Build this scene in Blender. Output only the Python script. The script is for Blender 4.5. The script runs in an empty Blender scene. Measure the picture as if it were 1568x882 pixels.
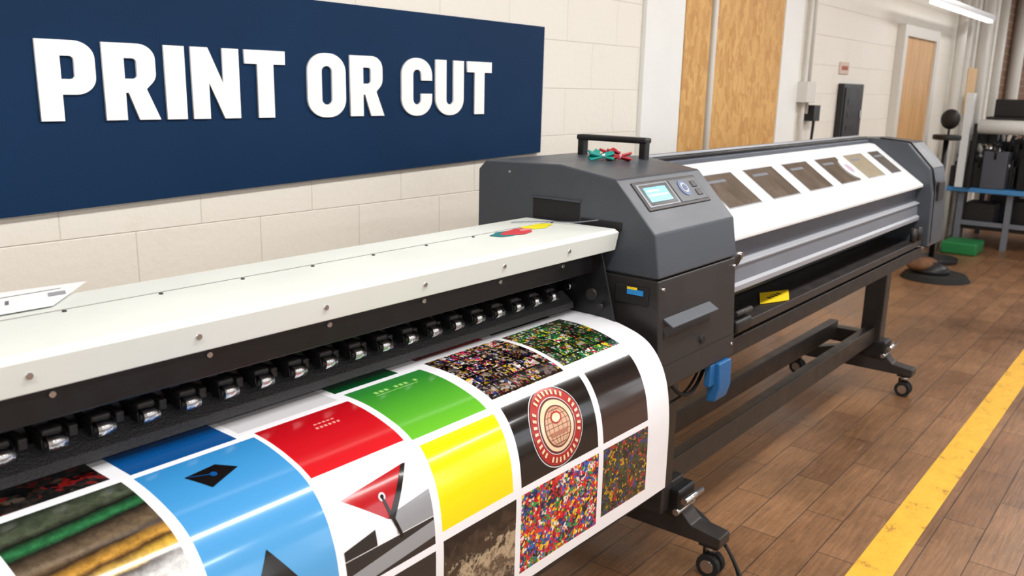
import bpy, bmesh, math, random
from mathutils import Vector, Matrix
random.seed(7)
scene = bpy.context.scene
scene.view_settings.view_transform = 'Standard'
scene.view_settings.look = 'None'
COL = scene.collection

# ------------------------------------------------------------------ materials
def s2l(c):
    return tuple((x/12.92 if x <= .04045 else ((x+.055)/1.055)**2.4) for x in c)
def rgb(r, g, b):
    return s2l((r/255, g/255, b/255)) + (1.0,)
MC = {}
def mat(name, col, rough=.5, metal=0., coat=0., noise=0., nscale=8., bump=0., bscale=200., emit=0., rvar=0., spec=.5):
    if name in MC: return MC[name]
    m = bpy.data.materials.new(name); m.use_nodes = True
    nt = m.node_tree; b = nt.nodes["Principled BSDF"]
    b.inputs["Base Color"].default_value = col
    b.inputs["Roughness"].default_value = rough
    b.inputs["Metallic"].default_value = metal
    b.inputs["Specular IOR Level"].default_value = spec
    b.inputs["Coat Weight"].default_value = coat
    b.inputs["Coat Roughness"].default_value = .12
    if emit:
        b.inputs["Emission Color"].default_value = col
        b.inputs["Emission Strength"].default_value = emit
    tc = nt.nodes.new("ShaderNodeTexCoord")
    if noise:
        n = nt.nodes.new("ShaderNodeTexNoise"); n.inputs["Scale"].default_value = nscale
        n.inputs["Detail"].default_value = 6; n.inputs["Roughness"].default_value = .65
        nt.links.new(tc.outputs["Object"], n.inputs["Vector"])
        mx = nt.nodes.new("ShaderNodeMix"); mx.data_type = 'RGBA'
        mx.inputs[6].default_value = tuple(c*(1-noise) for c in col[:3])+(1,)
        mx.inputs[7].default_value = tuple(min(1, c*(1+noise)) for c in col[:3])+(1,)
        mr = nt.nodes.new("ShaderNodeMapRange"); mr.inputs[1].default_value = .3; mr.inputs[2].default_value = .7
        nt.links.new(n.outputs["Fac"], mr.inputs[0])
        nt.links.new(mr.outputs[0], mx.inputs[0]); nt.links.new(mx.outputs[2], b.inputs["Base Color"])
        if rvar:
            mq = nt.nodes.new("ShaderNodeMapRange"); mq.inputs[1].default_value = .3; mq.inputs[2].default_value = .7
            mq.inputs[3].default_value = rough-rvar; mq.inputs[4].default_value = rough+rvar
            nt.links.new(n.outputs["Fac"], mq.inputs[0]); nt.links.new(mq.outputs[0], b.inputs["Roughness"])
    if bump:
        n2 = nt.nodes.new("ShaderNodeTexNoise"); n2.inputs["Scale"].default_value = bscale
        nt.links.new(tc.outputs["Object"], n2.inputs["Vector"])
        bp = nt.nodes.new("ShaderNodeBump"); bp.inputs["Strength"].default_value = bump; bp.inputs["Distance"].default_value = .003
        nt.links.new(n2.outputs["Fac"], bp.inputs["Height"]); nt.links.new(bp.outputs[0], b.inputs["Normal"])
    MC[name] = m
    return m

M_COVER = mat("cover_offwhite", rgb(224, 229, 224), .4, noise=.03, nscale=3, rvar=.06)
M_WHITE = mat("white_enamel", rgb(238, 241, 243), .3, coat=.2, noise=.02, nscale=4)
M_BLACK = mat("black_metal", rgb(22, 22, 24), .42, noise=.25, nscale=20, rvar=.08)
M_DARK = mat("dark_plastic", rgb(44, 41, 41), .42, bump=.15, bscale=600, noise=.12, nscale=6, rvar=.06, spec=.4)
M_CHAR = mat("charcoal_plastic", rgb(66, 71, 79), .38, bump=.12, bscale=600, noise=.10, nscale=5, rvar=.07, spec=.45)
M_GREY = mat("grey_enamel", rgb(118, 122, 132), .35, noise=.06, nscale=5)
M_DGREY = mat("slate_enamel", rgb(78, 83, 94), .35, noise=.08, nscale=5)
M_LGREY = mat("light_grey_enamel", rgb(160, 163, 170), .35)
M_STEEL = mat("steel", rgb(205, 207, 210), .22, 1.0)
M_RUBBER = mat("rubber", rgb(18, 18, 19), .75)
M_KNURL = mat("knurled_black", rgb(50, 50, 52), .55, bump=1.0, bscale=260)
M_FRAME = mat("frame_black", rgb(47, 43, 42), .42, noise=.2, nscale=12, rvar=.08)
M_BLUE = mat("blue_plastic", rgb(26, 92, 148), .45)
M_YEL = mat("yellow_label", rgb(250, 215, 30), .5)
M_PIPE = mat("painted_pipe", rgb(216, 213, 206), .45)

# ------------------------------------------------------------------ mesh tools
def new_obj(name, me, parent=None, mats=()):
    ob = bpy.data.objects.new(name, me); COL.objects.link(ob)
    for m in mats: me.materials.append(m)
    if parent: ob.parent = parent
    return ob
def empty(name):
    e = bpy.data.objects.new(name, None); e.empty_display_size = .1; COL.objects.link(e); return e
def bevel(ob, w, seg=2):
    if w > 0:
        md = ob.modifiers.new("bevel", 'BEVEL'); md.width = w; md.segments = seg; md.limit_method = 'ANGLE'; md.angle_limit = .5
        for p in ob.data.polygons: p.use_smooth = True
        ob.modifiers.new("wn", 'WEIGHTED_NORMAL')
def box(name, x0, x1, y0, y1, z0, z1, m, parent=None, bv=.003):
    bm = bmesh.new(); bmesh.ops.create_cube(bm, size=1)
    for v in bm.verts:
        v.co = Vector(((x0+x1)/2+v.co.x*(x1-x0), (y0+y1)/2+v.co.y*(y1-y0), (z0+z1)/2+v.co.z*(z1-z0)))
    me = bpy.data.meshes.new(name); bm.to_mesh(me); bm.free()
    ob = new_obj(name, me, parent, [m]); bevel(ob, min(bv, .4*min(x1-x0, y1-y0, z1-z0))); return ob
def prism_x(name, prof, x0, x1, m, parent=None, bv=.004, seg=3):
    bm = bmesh.new()
    a = [bm.verts.new((x0, y, z)) for y, z in prof]; b = [bm.verts.new((x1, y, z)) for y, z in prof]
    bm.faces.new(a); bm.faces.new(b[::-1])
    n = len(prof)
    for i in range(n): bm.faces.new((a[i], b[i], b[(i+1) % n], a[(i+1) % n]))
    bmesh.ops.recalc_face_normals(bm, faces=bm.faces)
    me = bpy.data.meshes.new(name); bm.to_mesh(me); bm.free()
    ob = new_obj(name, me, parent, [m]); bevel(ob, bv, seg); return ob
def poly3(name, pts, m, parent=None, thick=.0):
    bm = bmesh.new(); f = bm.faces.new([bm.verts.new(p) for p in pts])
    if thick:
        bm.normal_update(); n = f.normal.copy()
        r = bmesh.ops.extrude_face_region(bm, geom=[f])
        for v in r['geom']:
            if isinstance(v, bmesh.types.BMVert): v.co += n*thick
        bmesh.ops.recalc_face_normals(bm, faces=bm.faces)
    me = bpy.data.meshes.new(name); bm.to_mesh(me); bm.free()
    return new_obj(name, me, parent, [m])
def cyl(name, p0, p1, r, m, parent=None, seg=24, r2=None, bv=0):
    p0 = Vector(p0); p1 = Vector(p1); d = p1-p0
    bm = bmesh.new(); bmesh.ops.create_cone(bm, cap_ends=True, segments=seg, radius1=r, radius2=r if r2 is None else r2, depth=d.length)
    M = Matrix.Translation((p0+p1)/2) @ d.to_track_quat('Z', 'Y').to_matrix().to_4x4()
    bmesh.ops.transform(bm, matrix=M, verts=bm.verts)
    for f in bm.faces: f.smooth = len(f.verts) == 4
    me = bpy.data.meshes.new(name); bm.to_mesh(me); bm.free()
    ob = new_obj(name, me, parent, [m])
    if bv: bevel(ob, bv)
    return ob
def tube(name, pts, r, m, parent=None):
    cu = bpy.data.curves.new(name, 'CURVE'); cu.dimensions = '3D'; cu.bevel_depth = r; cu.bevel_resolution = 4; cu.resolution_u = 8
    sp = cu.splines.new('NURBS'); sp.points.add(len(pts)-1)
    for i, p in enumerate(pts): sp.points[i].co = (*p, 1)
    sp.use_endpoint_u = True; sp.order_u = 4 if len(pts) > 3 else len(pts)
    cu.materials.append(m)
    ob = bpy.data.objects.new(name, cu); COL.objects.link(ob)
    if parent: ob.parent = parent
    return ob
def ball(name, c, r, m, parent=None, sc=(1, 1, 1)):
    bm = bmesh.new(); bmesh.ops.create_uvsphere(bm, u_segments=20, v_segments=12, radius=r)
    for v in bm.verts: v.co = Vector((v.co.x*sc[0]+c[0], v.co.y*sc[1]+c[1], v.co.z*sc[2]+c[2]))
    for f in bm.faces: f.smooth = True
    me = bpy.data.meshes.new(name); bm.to_mesh(me); bm.free()
    return new_obj(name, me, parent, [m])

# ------------------------------------------------------------------ camera
H = 1.65
pi_, ro, ya, fpx = .22865, .02285, .6660, 1334.
F = Vector((math.cos(ya)*math.cos(pi_), math.sin(ya)*math.cos(pi_), -math.sin(pi_)))
Rt = Vector((math.sin(ya), -math.cos(ya), 0)); U = Rt.cross(F)
R2 = math.cos(ro)*Rt+math.sin(ro)*U; U2 = -math.sin(ro)*Rt+math.cos(ro)*U
cd = bpy.data.cameras.new("camera"); cam = bpy.data.objects.new("camera", cd); COL.objects.link(cam)
cd.sensor_width = 36; cd.lens = fpx/1568*36; cd.clip_start = .05
cd.dof.use_dof = True; cd.dof.focus_distance = 2.1; cd.dof.aperture_fstop = 5.6
Mx = Matrix((R2, U2, -F)).transposed().to_4x4(); Mx.translation = Vector((0, 0, H))
cam.matrix_world = Mx; scene.camera = cam

# ------------------------------------------------------------------ room
YW = 2.3; XL = -3.5; XR = 19.0; YF = -4.5; ZC = 3.35
def nodes(m): return m.node_tree.nodes, m.node_tree.links, m.node_tree.nodes["Principled BSDF"]
def mixn(n, l, blend, fac, a, b):
    m = n.new("ShaderNodeMix"); m.data_type = 'RGBA'; m.blend_type = blend
    if isinstance(fac, (int, float)): m.inputs[0].default_value = fac
    else: l.new(fac, m.inputs[0])
    for k, v in ((6, a), (7, b)):
        if isinstance(v, tuple): m.inputs[k].default_value = v
        else: l.new(v, m.inputs[k])
    return m.outputs[2]
def noise_(n, l, vec, sc, det=6, rough=.6):
    q = n.new("ShaderNodeTexNoise"); q.inputs["Scale"].default_value = sc; q.inputs["Detail"].default_value = det; q.inputs["Roughness"].default_value = rough
    l.new(vec, q.inputs["Vector"]); return q.outputs["Fac"]
def ramp(n, l, fac, stops, const=False):
    cr = n.new("ShaderNodeValToRGB"); e = cr.color_ramp
    if const: e.interpolation = 'CONSTANT'
    while len(e.elements) < len(stops): e.elements.new(.5)
    for el, (p_, c_) in zip(e.elements, stops): el.position = p_; el.color = c_
    l.new(fac, cr.inputs[0]); return cr.outputs[0]
def g1(v): return (v, v, v, 1)
# floor
mf = mat("floor_wood_block", rgb(150, 112, 82), .3)
n, l, b = nodes(mf)
tc = n.new("ShaderNodeTexCoord"); oc = tc.outputs["Object"]
br = n.new("ShaderNodeTexBrick"); br.offset = .5; br.inputs["Scale"].default_value = 1
br.inputs["Brick Width"].default_value = .60; br.inputs["Row Height"].default_value = .15; br.inputs["Mortar Size"].default_value = .0026
br.inputs["Mortar Smooth"].default_value = .3; br.inputs["Bias"].default_value = 0
br.inputs["Color1"].default_value = rgb(150, 110, 76); br.inputs["Color2"].default_value = rgb(130, 92, 62); br.inputs["Mortar"].default_value = rgb(74, 52, 38)
l.new(oc, br.inputs["Vector"])
big = noise_(n, l, oc, 1.1, 8, .7)
mp = n.new("ShaderNodeMapping"); mp.inputs["Scale"].default_value = (3, 45, 1); l.new(oc, mp.inputs["Vector"])
grain = noise_(n, l, mp.outputs[0], 1.6, 7, .7)
mp2 = n.new("ShaderNodeMapping"); mp2.inputs["Rotation"].default_value = (0, 0, .5); l.new(oc, mp2.inputs["Vector"])
scuff = noise_(n, l, mp2.outputs[0], 13, 10, .8)
c = mixn(n, l, 'OVERLAY', .9, br.outputs["Color"], ramp(n, l, big, [(.3, g1(.22)), (.7, g1(.68))]))
c = mixn(n, l, 'OVERLAY', .7, c, ramp(n, l, grain, [(.3, g1(.22)), (.7, g1(.68))]))
c = mixn(n, l, 'MIX', ramp(n, l, scuff, [(.56, g1(0)), (.68, g1(.6))]), c, rgb(80, 54, 38))
fine = noise_(n, l, oc, 55, 6, .75)
c = mixn(n, l, 'MIX', ramp(n, l, fine, [(.58, g1(0)), (.72, g1(.5))]), c, rgb(190, 160, 132))
mp3 = n.new("ShaderNodeMapping"); mp3.inputs["Scale"].default_value = (2, 30, 1); mp3.inputs["Rotation"].default_value = (0, 0, .9); l.new(oc, mp3.inputs["Vector"])
scr = noise_(n, l, mp3.outputs[0], 2.2, 5, .6)
c = mixn(n, l, 'MIX', ramp(n, l, scr, [(.68, g1(0)), (.72, g1(.35)), (.76, g1(0))]), c, rgb(196, 172, 150))
l.new(c, b.inputs["Base Color"])
rr = n.new("ShaderNodeMapRange"); rr.inputs[1].default_value = .3; rr.inputs[2].default_value = .7; rr.inputs[3].default_value = .24; rr.inputs[4].default_value = .5
l.new(big, rr.inputs[0]); l.new(rr.outputs[0], b.inputs["Roughness"])
bp = n.new("ShaderNodeBump"); bp.inputs["Strength"].default_value = .4; bp.inputs["Distance"].default_value = .003
inv = n.new("ShaderNodeMath"); inv.operation = 'MULTIPLY_ADD'; inv.inputs[1].default_value = -1; l.new(br.outputs["Fac"], inv.inputs[0]); l.new(grain, inv.inputs[2])
l.new(inv.outputs[0], bp.inputs["Height"]); l.new(bp.outputs[0], b.inputs["Normal"])
box("floor", XL, XR, YF, YW, -.1, 0, mf, bv=0)
my = mat("yellow_floor_tape", rgb(240, 184, 40), .45)
n, l, b = nodes(my)
tc = n.new("ShaderNodeTexCoord")
l.new(ramp(n, l, noise_(n, l, tc.outputs["Object"], 9, 10, .8), [(.35, rgb(140, 98, 54)), (.43, rgb(232, 176, 50)), (.7, rgb(246, 196, 66))]), b.inputs["Base Color"])
box("floor_line_yellow", -1, XR-.1, .635, .765, 0, .0015, my, bv=0)

# wall
mw = mat("painted_block_wall", rgb(236, 231, 219), .5)
n, l, b = nodes(mw)
tc = n.new("ShaderNodeTexCoord"); sx = n.new("ShaderNodeSeparateXYZ"); cx = n.new("ShaderNodeCombineXYZ")
l.new(tc.outputs["Object"], sx.inputs[0]); l.new(sx.outputs[0], cx.inputs[0]); l.new(sx.outputs[2], cx.inputs[1])
br = n.new("ShaderNodeTexBrick"); br.inputs["Scale"].default_value = 1; br.inputs["Brick Width"].default_value = .41; br.inputs["Row Height"].default_value = .205
br.inputs["Mortar Size"].default_value = .003; br.inputs["Mortar Smooth"].default_value = 1
br.inputs["Color1"].default_value = rgb(240, 236, 226); br.inputs["Color2"].default_value = rgb(238, 233, 222); br.inputs["Mortar"].default_value = rgb(228, 222, 210)
l.new(cx.outputs[0], br.inputs["Vector"])
nn = noise_(n, l, tc.outputs["Object"], 1.5, 9, .75)
c = mixn(n, l, 'MIX', ramp(n, l, nn, [(.55, g1(0)), (.8, g1(.4))]), br.outputs["Color"], rgb(216, 207, 190))
l.new(c, b.inputs["Base Color"])
bp = n.new("ShaderNodeBump"); bp.inputs["Strength"].default_value = .5; bp.inputs["Distance"].default_value = .004
n3 = noise_(n, l, tc.outputs["Object"], 40, 5, .6)
inv = n.new("ShaderNodeMath"); inv.operation = 'MULTIPLY_ADD'; inv.inputs[1].default_value = -1; l.new(br.outputs["Fac"], inv.inputs[0]); l.new(n3, inv.inputs[2])
l.new(inv.outputs[0], bp.inputs["Height"]); l.new(bp.outputs[0], b.inputs["Normal"])
box("wall_back", XL, 12.6, YW, YW+.15, 0, ZC, mw, bv=0)
mw2 = mat("stained_brick", rgb(150, 118, 92), .75)
n, l, b = nodes(mw2)
tc = n.new("ShaderNodeTexCoord"); sx = n.new("ShaderNodeSeparateXYZ"); cx = n.new("ShaderNodeCombineXYZ"); ad = n.new("ShaderNodeMath"); ad.operation = 'ADD'
l.new(tc.outputs["Object"], sx.inputs[0]); l.new(sx.outputs[0], ad.inputs[0]); l.new(sx.outputs[1], ad.inputs[1]); l.new(ad.outputs[0], cx.inputs[0]); l.new(sx.outputs[2], cx.inputs[1])
br = n.new("ShaderNodeTexBrick"); br.inputs["Scale"].default_value = 1; br.inputs["Brick Width"].default_value = .3; br.inputs["Row Height"].default_value = .1; br.inputs["Mortar Size"].default_value = .008
br.inputs["Color1"].default_value = rgb(132, 96, 72); br.inputs["Color2"].default_value = rgb(110, 82, 62); br.inputs["Mortar"].default_value = rgb(150, 130, 112)
l.new(cx.outputs[0], br.inputs["Vector"]); l.new(br.outputs["Color"], b.inputs["Base Color"])
box("wall_back_brick", 12.6, XR, YW, YW+.15, 0, ZC, mw2, bv=0)
mcl = mat("ceiling_paint", rgb(160, 136, 112), .8, noise=.15, nscale=2)
box("ceiling", XL, XR, YF, YW+.15, ZC, ZC+.1, mcl, bv=0)
mint = mat("interior_paint", rgb(222, 220, 214), .6, noise=.04, nscale=2)
box("wall_left", XL-.15, XL, YF, YW+.15, 0, ZC, mint, bv=0)
SILL, HEAD = 1.0, 2.75
box("wall_front_lower", XL, XR, YF-.15, YF, 0, SILL, mint, bv=0); box("wall_front_upper", XL, XR, YF-.15, YF, HEAD, ZC, mint, bv=0)
box("wall_end_lower", XR, XR+.15, YF, YW+.15, 0, SILL, mw2, bv=0); box("wall_end_upper", XR, XR+.15, YF, YW+.15, HEAD, ZC, mw2, bv=0)
box("wall_end_side", XR, XR+.15, .2, YW+.15, SILL, HEAD, mw2, bv=0)
x = XL; i = 1
while x < XR-.5:
    box("wall_front_pier_%d" % i, x, x+.45, YF-.15, YF, SILL, HEAD, mint, bv=0)
    wn = empty("window_%d" % i)
    a, d_ = x+.45, min(x+2.5, XR)
    for j, xx in enumerate((a, (a+d_)/2-.02, d_-.04)): box("mullion_%d" % j, xx, xx+.04, YF-.1, YF-.05, SILL, HEAD, M_PIPE, wn)
    for j, zz in enumerate((SILL, 1.85, HEAD-.04)): box("rail_%d" % j, a, d_, YF-.1, YF-.05, zz, zz+.04, M_PIPE, wn)
    x += 2.5; i += 1
we = empty("window_%d" % i)
for j, yy in enumerate((YF, -3.0, -1.4, .16)): box("mullion_%d" % j, XR+.05, XR+.1, yy, yy+.05, SILL, HEAD, M_PIPE, we)
for j, zz in enumerate((SILL, 1.85, HEAD-.04)): box("rail_%d" % j, XR+.05, XR+.1, YF, .2, zz, zz+.04, M_PIPE, we)

mtr = mat("trim_white", rgb(240, 241, 238), .5, noise=.03, nscale=3)
box("trim_1", 3.92, 4.32, YW-.025, YW, 0, ZC, mtr, bv=.003)
box("trim_2", 5.70, 6.02, YW-.02, YW, 0, ZC, mtr, bv=.003)
mosb = mat("osb_board", rgb(206, 160, 96), .6)
n, l, b = nodes(mosb)
tc = n.new("ShaderNodeTexCoord"); vo = n.new("ShaderNodeTexVoronoi"); vo.inputs["Scale"].default_value = 30
mp = n.new("ShaderNodeMapping"); mp.inputs["Scale"].default_value = (1, 1, .5); l.new(tc.outputs["Object"], mp.inputs[0])
nv_ = n.new("ShaderNodeTexNoise"); nv_.inputs["Scale"].default_value = 20; l.new(mp.outputs[0], nv_.inputs["Vector"])
c = mixn(n, l, 'LINEAR_LIGHT', .05, mp.outputs[0], nv_.outputs["Color"]); l.new(c, vo.inputs["Vector"])
sp = n.new("ShaderNodeSeparateColor"); l.new(vo.outputs["Color"], sp.inputs[0])
l.new(mixn(n, l, 'MIX', sp.outputs[0], rgb(222, 176, 108), rgb(196, 144, 80)), b.inputs["Base Color"])
mply = mat("plain_plywood", rgb(220, 178, 116), .5, noise=.08, nscale=3)
box("plywood_board", 4.34, 4.64, YW-.02, YW, .2, ZC-.02, mosb, bv=.002)
box("plywood_board.001", 4.72, 5.68, YW-.02, YW, .2, ZC-.02, mosb, bv=.002)
cyl("wall_conduit", (4.68, YW-.02, .02), (4.68, YW-.02, ZC), .018, M_PIPE)
pc = empty("electrical_conduit")
cyl("pipe_1", (6.12, YW-.03, .02), (6.12, YW-.03, ZC), .016, M_PIPE, pc)
cyl("pipe_2", (6.2, YW-.03, 1.5), (6.2, YW-.03, ZC), .012, M_PIPE, pc)
box("junction_box", 6.02, 6.18, YW-.09, YW, 1.58, 1.72, M_PIPE, pc)
box("switch_box", 6.22, 6.34, YW-.08, YW, 1.45, 1.56, M_BLACK, pc)
tube("drop_cable", [(6.28, YW-.06, 1.45), (6.27, YW-.06, 1.2), (6.2, YW-.05, 1.0), (6.24, YW-.05, .6)], .010, M_RUBBER, pc)
pb = empty("wall_breaker_panel")
box("enclosure", 6.90, 7.38, YW-.05, YW, 1.26, 1.72, M_BLACK, pb, .008)
box("door_leaf", 6.93, 7.35, YW-.058, YW-.05, 1.29, 1.69, M_DARK, pb, .004)
box("latch", 7.29, 7.32, YW-.07, YW-.058, 1.46, 1.52, M_STEEL, pb)
for i in range(3): box("slot_%d" % i, 7.0, 7.2, YW-.061, YW-.058, 1.36+i*.1, 1.40+i*.1, M_BLACK, pb, 0)
ws = empty("wall_notice")
box("plate", 6.88, 7.08, YW-.012, YW, 1.79, 1.88, mat("notice", rgb(215, 195, 180), .6), ws)
box("print", 6.91, 7.05, YW-.014, YW-.012, 1.82, 1.85, mat("notice_red", rgb(170, 90, 75), .6), ws, 0)
mdr = mat("door_wood", rgb(200, 156, 104), .5)
n, l, b = nodes(mdr)
tc = n.new("ShaderNodeTexCoord"); mp = n.new("ShaderNodeMapping"); mp.inputs["Scale"].default_value = (14, 1, 1.2); l.new(tc.outputs["Object"], mp.inputs[0])
l.new(ramp(n, l, noise_(n, l, mp.outputs[0], 2, 5), [(.3, rgb(190, 140, 86)), (.7, rgb(220, 176, 120))]), b.inputs["Base Color"])
pd = empty("door_1")
box("leaf", 8.4, 9.42, YW-.045, YW, .01, 2.15, mdr, pd, .004)
box("jamb_1", 8.30, 8.4, YW-.07, YW, 0, 2.25, M_PIPE, pd); box("jamb_2", 9.42, 9.52, YW-.07, YW, 0, 2.25, M_PIPE, pd)
box("head_jamb", 8.4, 9.42, YW-.07, YW, 2.15, 2.25, M_PIPE, pd)
ball("knob", (8.5, YW-.1, 1.0), .035, M_STEEL, pd); cyl("knob_stem", (8.5, YW-.04, 1.0), (8.5, YW-.1, 1.0), .012, M_STEEL, pd)
for i, (x, r) in enumerate(((10.3, .05), (10.65, .03), (11.4, .06), (12.4, .05), (13.6, .08))):
    cyl("wall_pipe" + ("" if i == 0 else ".%03d" % i), (x, YW-.09, 0.0), (x, YW-.09, ZC), r, M_PIPE)
box("wall_cabinet", 10.8, 11.25, YW-.1, YW, 1.45, 1.95, mply, bv=.005)
pl = empty("strip_lamp")
box("housing", 8.0, 10.45, 1.94, 2.02, 2.41, 2.46, M_WHITE, pl)
box("tube", 8.05, 10.4, 1.955, 2.005, 2.385, 2.41, mat("lamp_glow", (1, .98, .94, 1), .5, emit=2.), pl)
for i, x in enumerate((8.3, 10.1)): cyl("rod_%d" % i, (x, 1.98, 2.45), (x, 1.98, ZC), .008, M_PIPE, pl)
pf = empty("wall_floodlight")
box("body", 5.35, 5.5, YW-.16, YW-.05, 2.32, 2.40, M_BLACK, pf, .01); box("arm", 5.4, 5.45, YW-.06, YW-.02, 2.3, 2.5, M_BLACK, pf)

# ------------------------------------------------------------------ sign
ps = empty("wall_sign")
mnavy = mat("sign_navy", rgb(14, 46, 80), .6, noise=.10, nscale=2, spec=.15)
poly3("panel", [(-.2, YW-.002, 1.275), (3.08, YW-.002, 1.368), (3.085, YW-.002, 1.893), (-.2, YW-.002, 1.905)], mnavy, ps, .018)
def arc(cx, cy, r, a0, a1, k=8):
    return [(cx+r*math.cos(math.radians(a0+(a1-a0)*i/k)), cy+r*math.sin(math.radians(a0+(a1-a0)*i/k))) for i in range(k+1)]
def rr_(x0, y0, x1, y1, r):
    return arc(x1-r, y1-r, r, 0, 90)+arc(x0+r, y1-r, r, 90, 180)+arc(x0+r, y0+r, r, 180, 270)+arc(x1-r, y0+r, r, 270, 360)
S = .235
G = {}
G['I'] = (.25, [[(0, 0), (.25, 0), (.25, 1), (0, 1)]])
G['T'] = (.6, [[(.18, 0), (.42, 0), (.42, .8), (.6, .8), (.6, 1), (0, 1), (0, .8), (.18, .8)]])
G['P'] = (.6, [[(0, 0), (S, 0), (S, .33)]+arc(.38, .55, .22, -90, 0)+arc(.38, .78, .22, 0, 90)+[(0, 1)], [(S, .52)]+arc(.33, .57, .05, -90, 0)+arc(.33, .76, .05, 0, 90)+[(S, .81)]])
G['R'] = (.63, [[(0, 0), (S, 0), (S, .36), (.27, .36), (.38, 0), (.63, 0), (.48, .41)]+arc(.4, .62, .2, -40, 0)+arc(.4, .8, .2, 0, 90)+[(0, 1)], [(S, .54)]+arc(.33, .59, .05, -90, 0)+arc(.33, .76, .05, 0, 90)+[(S, .81)]])
G['N'] = (.64, [[(0, 0), (.22, 0), (.22, .52), (.42, 0), (.64, 0), (.64, 1), (.42, 1), (.42, .48), (.22, 1), (0, 1)]])
G['O'] = (.65, [rr_(0, -.01, .65, 1.01, .29), rr_(.235, .19, .415, .81, .088)])
G['U'] = (.64, [[(.235, 1), (0, 1)]+arc(.3, .29, .3, 180, 270)+arc(.34, .29, .3, 270, 360)+[(.64, 1), (.405, 1)]+arc(.32, .27, .085, 0, -180)])
G['C'] = (.64, [[(.64, .62)]+arc(.34, .71, .3, 0, 90)+arc(.3, .71, .3, 90, 180)+arc(.3, .29, .3, 180, 270)+arc(.34, .29, .3, 270, 360)+[(.64, .38), (.41, .38)]+arc(.322, .275, .087, 0, -180)+arc(.322, .725, .087, 180, 0)+[(.41, .62)]])
mlet = mat("sign_letters_white", rgb(255, 255, 255), .45)
px = .0
units = []
for ch in "PRINT OR CUT":
    if ch == ' ': px += .27; continue
    units.append((ch, px)); px += G[ch][0]+.085
tot = px-.085
LH = .198; x0t, x1t = .995, 2.73; sxm = (x1t-x0t)/tot
for ch, x in units:
    cu = bpy.data.curves.new("letter_"+ch, 'CURVE'); cu.dimensions = '2D'; cu.fill_mode = 'BOTH'; cu.extrude = .003; cu.bevel_depth = .0006
    for ring in G[ch][1]:
        s_ = cu.splines.new('POLY'); s_.points.add(len(ring)-1); s_.use_cyclic_u = True
        for i, (a, c_) in enumerate(ring): s_.points[i].co = (a*sxm, c_*LH, 0, 1)
    cu.materials.append(mlet)
    ob = bpy.data.objects.new("letter_"+ch, cu); COL.objects.link(ob); ob.parent = ps
    ob.location = (x0t+x*sxm, YW-.0245, 1.537); ob.rotation_euler = (math.pi/2, 0, 0)

# ------------------------------------------------------------------ near printer
P1 = empty("large_format_printer")
XB = -1.0; XA = 2.04; XE = 2.53
prism_x("beam_cover", [(1.545, 1.12), (1.545, 1.272), (1.24, 1.274), (1.226, 1.266), (1.236, 1.215), (1.242, 1.215), (1.246, 1.255), (1.53, 1.255), (1.53, 1.12)], XB, XA-.012, M_COVER, P1, .002)
prism_x("beam_body", [(1.525, 1.0), (1.525, 1.254), (1.285, 1.254), (1.285, 1.150), (1.40, 1.135), (1.40, 1.06), (1.36, 1.045), (1.40, .93), (1.525, .93)], XB, XA, M_BLACK, P1, .003)
prism_x("knurled_bar", [(1.375, 1.088), (1.335, 1.06), (1.332, 1.043), (1.38, 1.043)], XB, XA-.06, M_KNURL, P1, .002)
box("cover_seam", XB, XA-.04, 1.437, 1.439, 1.2725, 1.2737, mat("seam", rgb(130, 130, 128), .6), P1, 0)
k = 0
x = .488-.262*5
while x < 2.0:
    cyl("lip_screw_%d" % k, (x, 1.234, 1.243), (x, 1.228, 1.243), .0052, M_STEEL, P1, 12)
    cyl("face_screw_%d" % k, (x+.05, 1.29, 1.19), (x+.05, 1.28, 1.19), .005, M_STEEL, P1, 12)
    cyl("face_screw_b_%d" % k, (x+.18, 1.29, 1.225), (x+.18, 1.282, 1.225), .003, M_STEEL, P1, 10); x += .262; k += 1
for i in range(18):
    cyl("top_screw_%d" % i, (-.9+i*.17, 1.425, 1.271), (-.9+i*.17, 1.425, 1.275), .0038, M_DARK, P1, 10)
i = 0
x = .556-.0775*19
while x < 1.93:
    cyl("pinch_roller_%d" % i, (x-.0145, 1.333, 1.095), (x+.0145, 1.333, 1.095), .0135, M_STEEL, P1, 18)
    cyl("roller_collar_%d" % i, (x-.019, 1.333, 1.095), (x+.019, 1.333, 1.095), .007, M_BLACK, P1, 14)
    box("roller_cap_%d" % i, x-.016, x+.016, 1.338, 1.37, 1.100, 1.116, M_DARK, P1, .004)
    for sg, nm in ((-1, "a"), (1, "b")):
        prism_x("roller_arm_%s_%d" % (nm, i), [(1.40, 1.128), (1.355, 1.114), (1.333, 1.103), (1.330, 1.088), (1.345, 1.083), (1.40, 1.11)], x+sg*.0185-.002, x+sg*.0185+.002, M_BLACK, P1, .001, 1)
    box("roller_block_%d" % i, x+.032, x+.048, 1.355, 1.40, 1.085, 1.105, M_DARK, P1, .003)
    x += .0775; i += 1
prism_x("platen", [(1.52, 1.022), (1.36, 1.022), (1.22, 1.018), (1.13, .985), (1.09, .94), (1.11, .93), (1.52, .93)], XB, 2.0, M_BLACK, P1, .004)
prism_x("under_trough", [(1.50, .93), (1.15, .93), (1.25, .80), (1.50, .80)], XB, 2.04, M_FRAME, P1, .004)
up = [(1.744, 1.15), (1.744, 1.40), (1.715, 1.428), (1.44, 1.434), (1.25, 1.406), (1.12, 1.268), (1.101, 1.149)]
prism_x("head_housing_upper", up, XA, XE, M_CHAR, P1, .006, 4)
lo = [(1.744, .84), (1.744, 1.144), (1.103, 1.144), (1.084, .832), (1.12, .82)]
prism_x("head_housing_lower", lo, XA+.001, XE-.001, M_DARK, P1, .005, 3)
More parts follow.
